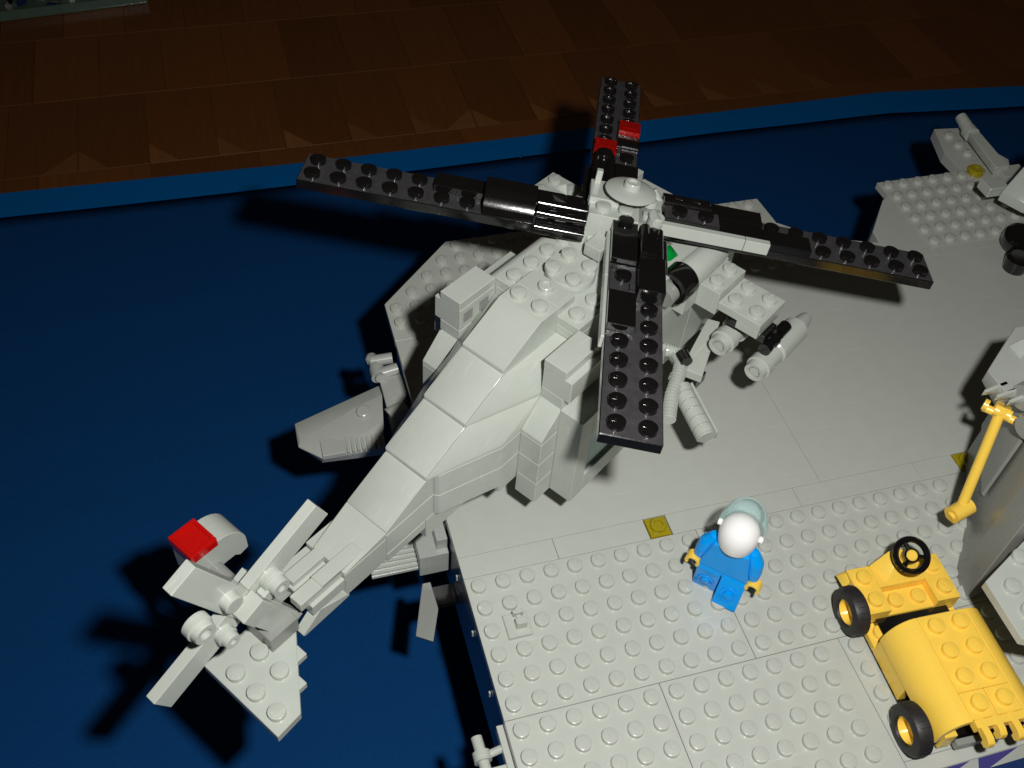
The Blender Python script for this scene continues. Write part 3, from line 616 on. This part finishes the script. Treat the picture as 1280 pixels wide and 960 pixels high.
for n in range(4):
    bl = PB().box(1.5, RR, a0, a1, -.4, 0)
    for r in fr(6.09, RR - .5): bl.stud(r, 1.03, 0, rot=math.pi / 2)
    for r in fr(8.09, RR - .5): bl.stud(r, .03, 0, rot=math.pi / 2)
    bo = bl.done('rotor_blade', BLACK, heli, .03, top_mat=TOPBLACK)
    L_ = Matrix.Rotation(n * math.pi / 2 + DA[n], 4, 'Z'); L_.translation = Vector((0, 0, DZ[n]))
    bo.matrix_local = HM.inverted() @ MR @ L_
    bx0 = a0 + .01
    PB().box(5.52, 6.5 if n == 2 else 7.5, bx0, .52, .002, .30).done('blade_tile', BLACK, bo, .025)
    if n == 1:
        PB().box(3.75, 5.48, bx0, .52, .002, .42).done('blade_tile', BLACK, bo, .025)
        PB().box(1.5, 3.72, bx0, .52, .002, .55).studs([2.1, 3.15], [.03], .55, plain=True).done('blade_plate', BLACK, bo, .02, top_mat=TOPBLACK)
    else:
        if n != 3: PB().box(3.75, 5.48, bx0, .52, .002, .16).stud(4.55, .03, .16, plain=True).box(3.85, 4.15, bx0 + .05, bx0 + .25, .16, .24).box(4.9, 5.3, .26, .5, .16, .24).done('jumper_plate', BLACK, bo, .025, top_mat=TOPBLACK)
        PB().box(1.62, 3.7, bx0, .52, .002, .40).done('blade_tile', BLACK, bo, .025)
        PB().stud(1.12, .03, .3, plain=True).box(.95, 1.6, bx0, .52, .002, .3).done('blade_plate', BLACK, bo, .02)
    # rounded brick over the outer column, smooth and glossy
    prof = []
    for k in range(13):
        a = math.pi * k / 12; prof.append((1.03 + .49 * math.cos(a), .22 + .56 * math.sin(a)))
    if n == 1: PB().box(3.5, 5.57, .54, 1.52, .002, .42).done('flat_brick', BLACK, bo, .02)
    elif n == 0: PB().box(3.43, 5.57, .54, 1.52, .002, .55).done('flat_brick', BLACK, bo, .02)
    elif n == 3: PB().prism([(-.42, .002), (-.42, .42), (-.1, .74), (.45, .86), (.95, .84), (1.25, .66), (1.5, .34), (1.53, .002)], 3.5, 5.5, 'x').done('rounded_brick', BLACK, bo, .03)
    else: PB().prism([(1.52, .002)] + prof + [(.54, .002)], 3.45, 4.15 if n == 2 else 5.57, 'x').done('rounded_brick', BLACK, bo, .02)
    hb_ = PB()
    hb_.cyl((1.5, 1.3, .42), (3.42, 1.3, .42), .17, n=16).cyl((1.5, .74, .52), (3.42, .74, .52), .19, n=16).cyl((1.5, 1.62, .0), (3.42, 1.62, .0), .12, n=12)
    for k in range(3): hb_.cyl((1.55 + .72 * k, 1.05, .3), (1.95 + .72 * k, 1.05, .3), .34, n=14)
    hb_.done('hinge_bars', BLACK, bo, 0)
    PB().box(1.5, 3.4, .56, 1.5, .002, .2).done('hinge_base', BLACK, bo, .02)
    if n == 1:
        PB().box(1.35, 4.75, a0 - .30, a0 - .004, -.08, .42).done('white_strip_tile', GREY, bo, .015)
        PB().box(4.77, 5.75, a0 - .30, a0 - .004, -.08, .42).done('white_strip_tile', GREY, bo, .015)
    if n == 0:
        PB().box(1.35, 4.3, a0 - .13, a0 - .004, -.5, -.0).done('white_strip_tile', GREY, bo, .015)
        PB().box(4.32, 7.9, a0 - .13, a0 - .004, -.5, -.0).done('white_strip_tile', GREY, bo, .015)
    if n == 2:
        PB().box(4.18, 5.2, .56, 1.5, .002, .62).box(4.4, 4.98, .76, 1.3, .62, .66).done('red_lamp', TRED, bo, .04)
        PB().box(6.53, 7.52, a0 + .02, .5, .002, .5).box(6.75, 7.3, a0 + .22, .3, .5, .54).done('red_lamp', TRED, bo, .04)
    if n == 3:
        PB().hull([(2.2, -.6, .55), (2.9, -.5, .55), (2.35, -.1, .55), (2.45, -.45, .85), (2.75, -.4, .7)]).done('white_wedge', GREY, bo, .01)

# ---------------------------------------------------------------- toy figure
fx, fy = 9.78, -2.78
fig = empty('toy_figure', (fx, fy, 0), math.atan2(-.697, .717)); fig.scale = (1.02, 1.05, 1.03)
tag(fig, 'small toy figure in blue suit and white visored helmet walking on the studded deck', 'toy figure')
def F(p, name, mat, bevel=.03): return p.done(name, mat, fig, bevel)
F(PB().box(-.98, .98, -.42, .42, 1.42, 1.66), 'hips', SHIRT)
F(PB().hull([(-.97, -.46, 1.67), (.97, -.46, 1.67), (-.97, .46, 1.67), (.97, .46, 1.67), (-.70, -.44, 3.2), (.70, -.44, 3.2), (-.70, .44, 3.2), (.70, .44, 3.2)]), 'torso', SHIRT, .05)
for sx, ang in ((1, -14), (-1, 9)):
    lg = PB()
    prof = [(-.48, -1.42), (.62, -1.42), (.62, -1.1), (.47, -1.05), (.47, 0), (.36, .3), (.12, .46), (-.12, .46), (-.36, .3), (-.48, 0)]
    lg.prism(prof, -.475, .475, 'x')
    # hollows on the back of the leg
    lg.rev((0, -.475, -.72), [(0, .34), (.05, .34), (.05, .27), (.0, .26), (.0, .2), (.09, .18), (.12, .12), (.12, 0)], (0, -1, 0), 22)
    lg.rev((0, -.475, -1.1), [(0, .3), (.02, .3), (.03, .24), (.03, 0)], (0, -1, 0), 18) if False else None
    o = F(lg, 'leg', SHIRT, .03); o.location = (sx * .495, 0, 1.42 + (.0 if sx > 0 else .06)); o.rotation_euler = (R_(ang), 0, 0)
for sx in (1, -1):
    am = PB(); pts = [Vector((sx * .76, 0, 2.95)), Vector((sx * .96, -.05, 2.64)), Vector((sx * 1.03, -.12, 2.25)), Vector((sx * 1.07, -.16, 1.92))]
    rad = [.27, .30, .28, .23]
    for (p0, r0), (p1, r1) in zip(list(zip(pts, rad)), list(zip(pts, rad))[1:]): am.cyl(p0, p1, r0, r1, n=16)
    for q, r in zip(pts, rad): am.rev(q, [(-r, 0), (-r * .7, r * .71), (0, r), (r * .7, r * .71), (r, 0)], (0, 0, 1), 16)
    F(am, 'arm', SHIRT, 0)
    hd = PB().cyl(pts[3], pts[3] + Vector((sx * .08, -.06, -.2)), .14, n=12)
    c = pts[3] + Vector((sx * .14, -.12, -.36)); ri = []; ro = []
    for k in range(13):
        a = R_(-40 + 260 * k / 12) if sx > 0 else R_(180 + 40 - 260 * k / 12)
        ro.append((c.x + .3 * math.cos(a), c.z + .3 * math.sin(a))); ri.append((c.x + .18 * math.cos(a), c.z + .18 * math.sin(a)))
    hd.prism(ro + ri[::-1], c.y - .2, c.y + .2, 'y')
    F(hd, 'hand', YEL, .015)
F(PB().rev((0, 0, 3.2), [(0, .3), (.12, .3), (.14, .5), (.25, .62), (1.0, .62), (1.12, .5), (1.12, 0)], n=24), 'head', YEL, 0)
hm = PB().rev((0, -.03, 3.35), [(-.1, .50), (-.1, .66), (.1, .71), (.45, .745), (.76, .71), (1.0, .57), (1.15, .37), (1.23, .18), (1.25, 0)], n=40)
hm.cyl((.72, .02, 3.95), (.86, .02, 3.95), .13, n=12).cyl((-.72, .02, 3.95), (-.86, .02, 3.95), .13, n=12)
F(hm, 'helmet', WHITE, 0)
V, Fc = [], []; nu, nv = 20, 8
for j in range(nv + 1):
    for i in range(nu + 1):
        a = R_(-8 + 196 * i / nu); e = R_(-28 + 72 * j / nv)
        V.append((.86 * math.cos(a) * math.cos(e) * 1.02, .16 + 1.06 * math.sin(a) * math.cos(e), 4.12 + .98 * math.sin(e)))
for j in range(nv):
    for i in range(nu):
        k = j * (nu + 1) + i; Fc.append((k, k + 1, k + nu + 2, k + nu + 1))
me = bpy.data.meshes.new('visor'); me.from_pydata(V, [], Fc)
for p in me.polygons: p.use_smooth = True
me.materials.append(VISOR); o = bpy.data.objects.new('visor', me); sc.collection.objects.link(o); o.parent = fig
so = o.modifiers.new('t', 'SOLIDIFY'); so.thickness = .05

# ---------------------------------------------------------------- yellow cart
cart = empty('toy_cart', (16.417, -7.013, 0), -1.612)
tag(cart, 'yellow toy brick deck tractor with black steering wheel and black tyres beside the grey tower', 'toy cart')
Z = 2.5
def K(p, name, mat=None, bevel=.025): return p.done(name, mat or YEL, cart, bevel)
prof = [(-1.0, Z)] + [(-1.0 - 1.03 * math.sin(a), Z - 1.25 + 1.25 * math.cos(a)) for a in [math.pi / 2 * k / 10 for k in range(1, 11)]] + [(-2.03, Z - 1.38), (-1.85, Z - 1.38)]
inner = [(-1.85 + .0, Z - 1.38)] + [(-1.0 - .82 * math.sin(a), Z - 1.3 + 1.05 * math.cos(a)) for a in [math.pi / 2 * k / 6 for k in range(6, -1, -1)]]
K(PB().prism(prof + inner[1:], 0.0, 4.04, 'x'), 'curved_side')
K(PB().prism([(-y, z) for y, z in (prof + inner[1:])][::-1], 0.0, 4.04, 'x'), 'curved_side')
K(PB().box(.0, 2.99, -.99, .99, Z - .4, Z).studs([.5, 1.5, 2.5], [-.5, .5], Z), 'top_plate')
K(PB().box(3.0, 4.0, -.99, -.01, Z - .4, Z).stud(3.5, -.5, Z), 'top_plate')
K(PB().box(3.0, 4.0, .01, .99, Z - .4, Z).stud(3.5, .5, Z), 'top_plate')
for s_ in (-1, 1):
    ya, yb = sorted((s_ * 1.6, s_ * 1.99)); K(PB().box(-.0, 2.0, ya, yb, Z - 2.3, Z - 1.39), 'side_panel')
K(PB().box(-1.0, 3.9, -1.55, 1.55, Z - 2.25, Z - 1.7), 'chassis', BLACK)
K(PB().box(-.98, 2.4, -1.98, 1.98, .1, .22), 'chassis_plate', BLACK)
K(PB().box(-1.0, .0, -1.99, 1.99, Z - 2.3, Z - 2.0).stud(-.5, -1.5, Z - 2.0).stud(-.5, 1.5, Z - 2.0), 'footwell_plate')
for s_ in (-1, 1):
    ya, yb = sorted((s_ * 1.0, s_ * 1.99)); K(PB().box(-3.0, -1.0, ya, yb, Z - 2.0, Z - 1.2).studs([-2.5, -1.5], [s_ * 1.5], Z - 1.2), 'front_brick')
K(PB().box(-3.0, -2.01, -.99, .99, Z - 2.0, Z - 1.2), 'front_tile')
K(PB().box(-2.0, -1.0, -.99, .99, Z - 2.0, Z - 1.6).studs([-1.5], [-.5, .5], Z - 1.6), 'seat_plate')
K(PB().hull([(-3.0, -1.0, Z - 1.2), (-3.0, .9, Z - 1.2), (-2.1, -.7, Z - 1.2), (-2.1, .7, Z - 1.2), (-3.1, -.35, Z - .5), (-3.1, .55, Z - .5), (-2.6, .5, Z - .45), (-2.6, -.3, Z - .45)]), 'steering_column')
K(PB().hull([(-3.15, -1.9, Z - 1.5), (-2.9, -2.0, Z - 1.35), (-3.1, -2.25, Z - 1.7), (-2.5, -2.2, Z - 1.7), (-2.5, -2.0, Z - 1.4), (-3.1, -1.9, Z - 2)]), 'front_bumper')
# steering wheel
sw = PB(); ax = Vector((.42, -.1, .9)).normalized(); u = ax.orthogonal().normalized(); v = ax.cross(u); c = Vector((-2.42, .05, Z + .12))
nn, mm = 30, 10
for i in range(nn):
    a = 2 * math.pi * i / nn; d = u * math.cos(a) + v * math.sin(a)
    for j in range(mm):
        b = 2 * math.pi * j / mm; sw.rv.append((c + d * (.63 + .13 * math.cos(b)) + ax * (.13 * math.sin(b)))[:])
for i in range(nn):
    for j in range(mm):
        sw.rf.append((i * mm + j, i * mm + (j + 1) % mm, ((i + 1) % nn) * mm + (j + 1) % mm, ((i + 1) % nn) * mm + j))
for k in range(3):
    a = 2 * math.pi * k / 3 + .5; d = u * math.cos(a) + v * math.sin(a); sw.cyl(c + d * .22, c + d * .6, .09, n=8)
sw.rev(c, [(-.1, .3), (.06, .3), (.06, .22), (0, .2)], ax, 20)
swo = K(sw, 'steering_wheel', BLACK, 0)
PB().rev(c, [(-.5, .2), (.08, .22), (.12, .18), (.12, 0)], ax, 18).done('hub_cap', YEL, swo, 0)
for (x, s_) in ((-1.4, -1), (3.38, -1), (3.38, 1)):
    y0 = -2.15 if s_ < 0 else .9
    t = PB().rev((x, y0, 1.02), [(0, .45), (0, .85), (.08, .96), (.46, .96), (.58, .89), (.64, .7), (.62, .56), (.54, .53), (.2, .5), (.2, .45)], (0, s_, 0), 32)
    for k in range(26):
        a = 2 * math.pi * k / 26; d = Vector((math.cos(a), 0, math.sin(a))); q = Vector((x, y0, 1.02)) + d * .965
        t.cyl(q + Vector((0, s_ * .1, 0)), q + Vector((0, s_ * .48, 0)), .012, n=4)
    to = t.done('wheel', RUBBER, cart, 0)
    PB().rev((x, y0, 1.02), [(.2, .5), (.52, .52), (.56, .46), (.36, .40), (.26, .35), (.26, .16), (.2, 0)], (0, s_, 0), 28).done('wheel_rim', YEL, to, 0)
# hinge fingers at the rear
hg = PB(); n = 0
for (y0, xe) in ((-.86, 4.92), (-.26, 4.72), (.34, 4.92), (.94, 4.7)):
    pr_ = [(4.0, Z), (xe - .25, Z), (xe - .05, Z - .1), (xe, Z - .3), (xe - .1, Z - .5), (xe - .3, Z - .5), (xe - .32, Z - .34), (4.2, Z - .3), (4.0, Z - .4)]
    hg.prism(pr_, y0, y0 + .26, 'y')
hg.box(4.01, 4.3, -.98, 1.3, Z - .39, Z - .01)
K(hg, 'hinge', YEL, .015)
K(PB().box(3.95, 4.2, -.9, 1.3, .3, .7), 'tow_bar', DGREY)
K(PB().box(3.6, 4.0, -1.5, -1.0, .3, 1.2), 'tail_block')

# ---------------------------------------------------------------- clutter on the far floor
box_ = empty('plastic_tray', (-18.9, 78.0, FLOOR), .1); box_.scale = (1.13, 1.13, 1.13)
tag(box_, 'dim greyish green clear plastic tray lying on the wooden floor in the far corner', 'tray')
TRAY = plastic('tray_plastic', (.10, .16, .12), .15, .2, .05, .2)
PB().box(-6.5, 6.5, -1.9, 2.6, 0, .12).box(-6.5, 6.5, -1.9, -1.75, .12, .8).box(-6.5, 6.5, 2.45, 2.6, .12, .8).box(-6.5, -6.35, -1.74, 2.44, .12, .8).box(6.35, 6.5, -1.74, 2.44, .12, .8).done('tray_body', TRAY, box_, .02)
for k in range(26):
    a = random.uniform(-5.8, 5.8); b = random.uniform(-1.3, 2.0); s_ = random.uniform(.2, .5)
    o = PB().box(-s_, s_, -s_ * .6, s_ * .6, 0, .3).done('loose_brick', random.choice([DGREY, TRAY, BLUE, TTEAL, GREY]), box_, .02)
    o.location = (a, b, .13); o.rotation_euler = (0, 0, random.uniform(0, 3))
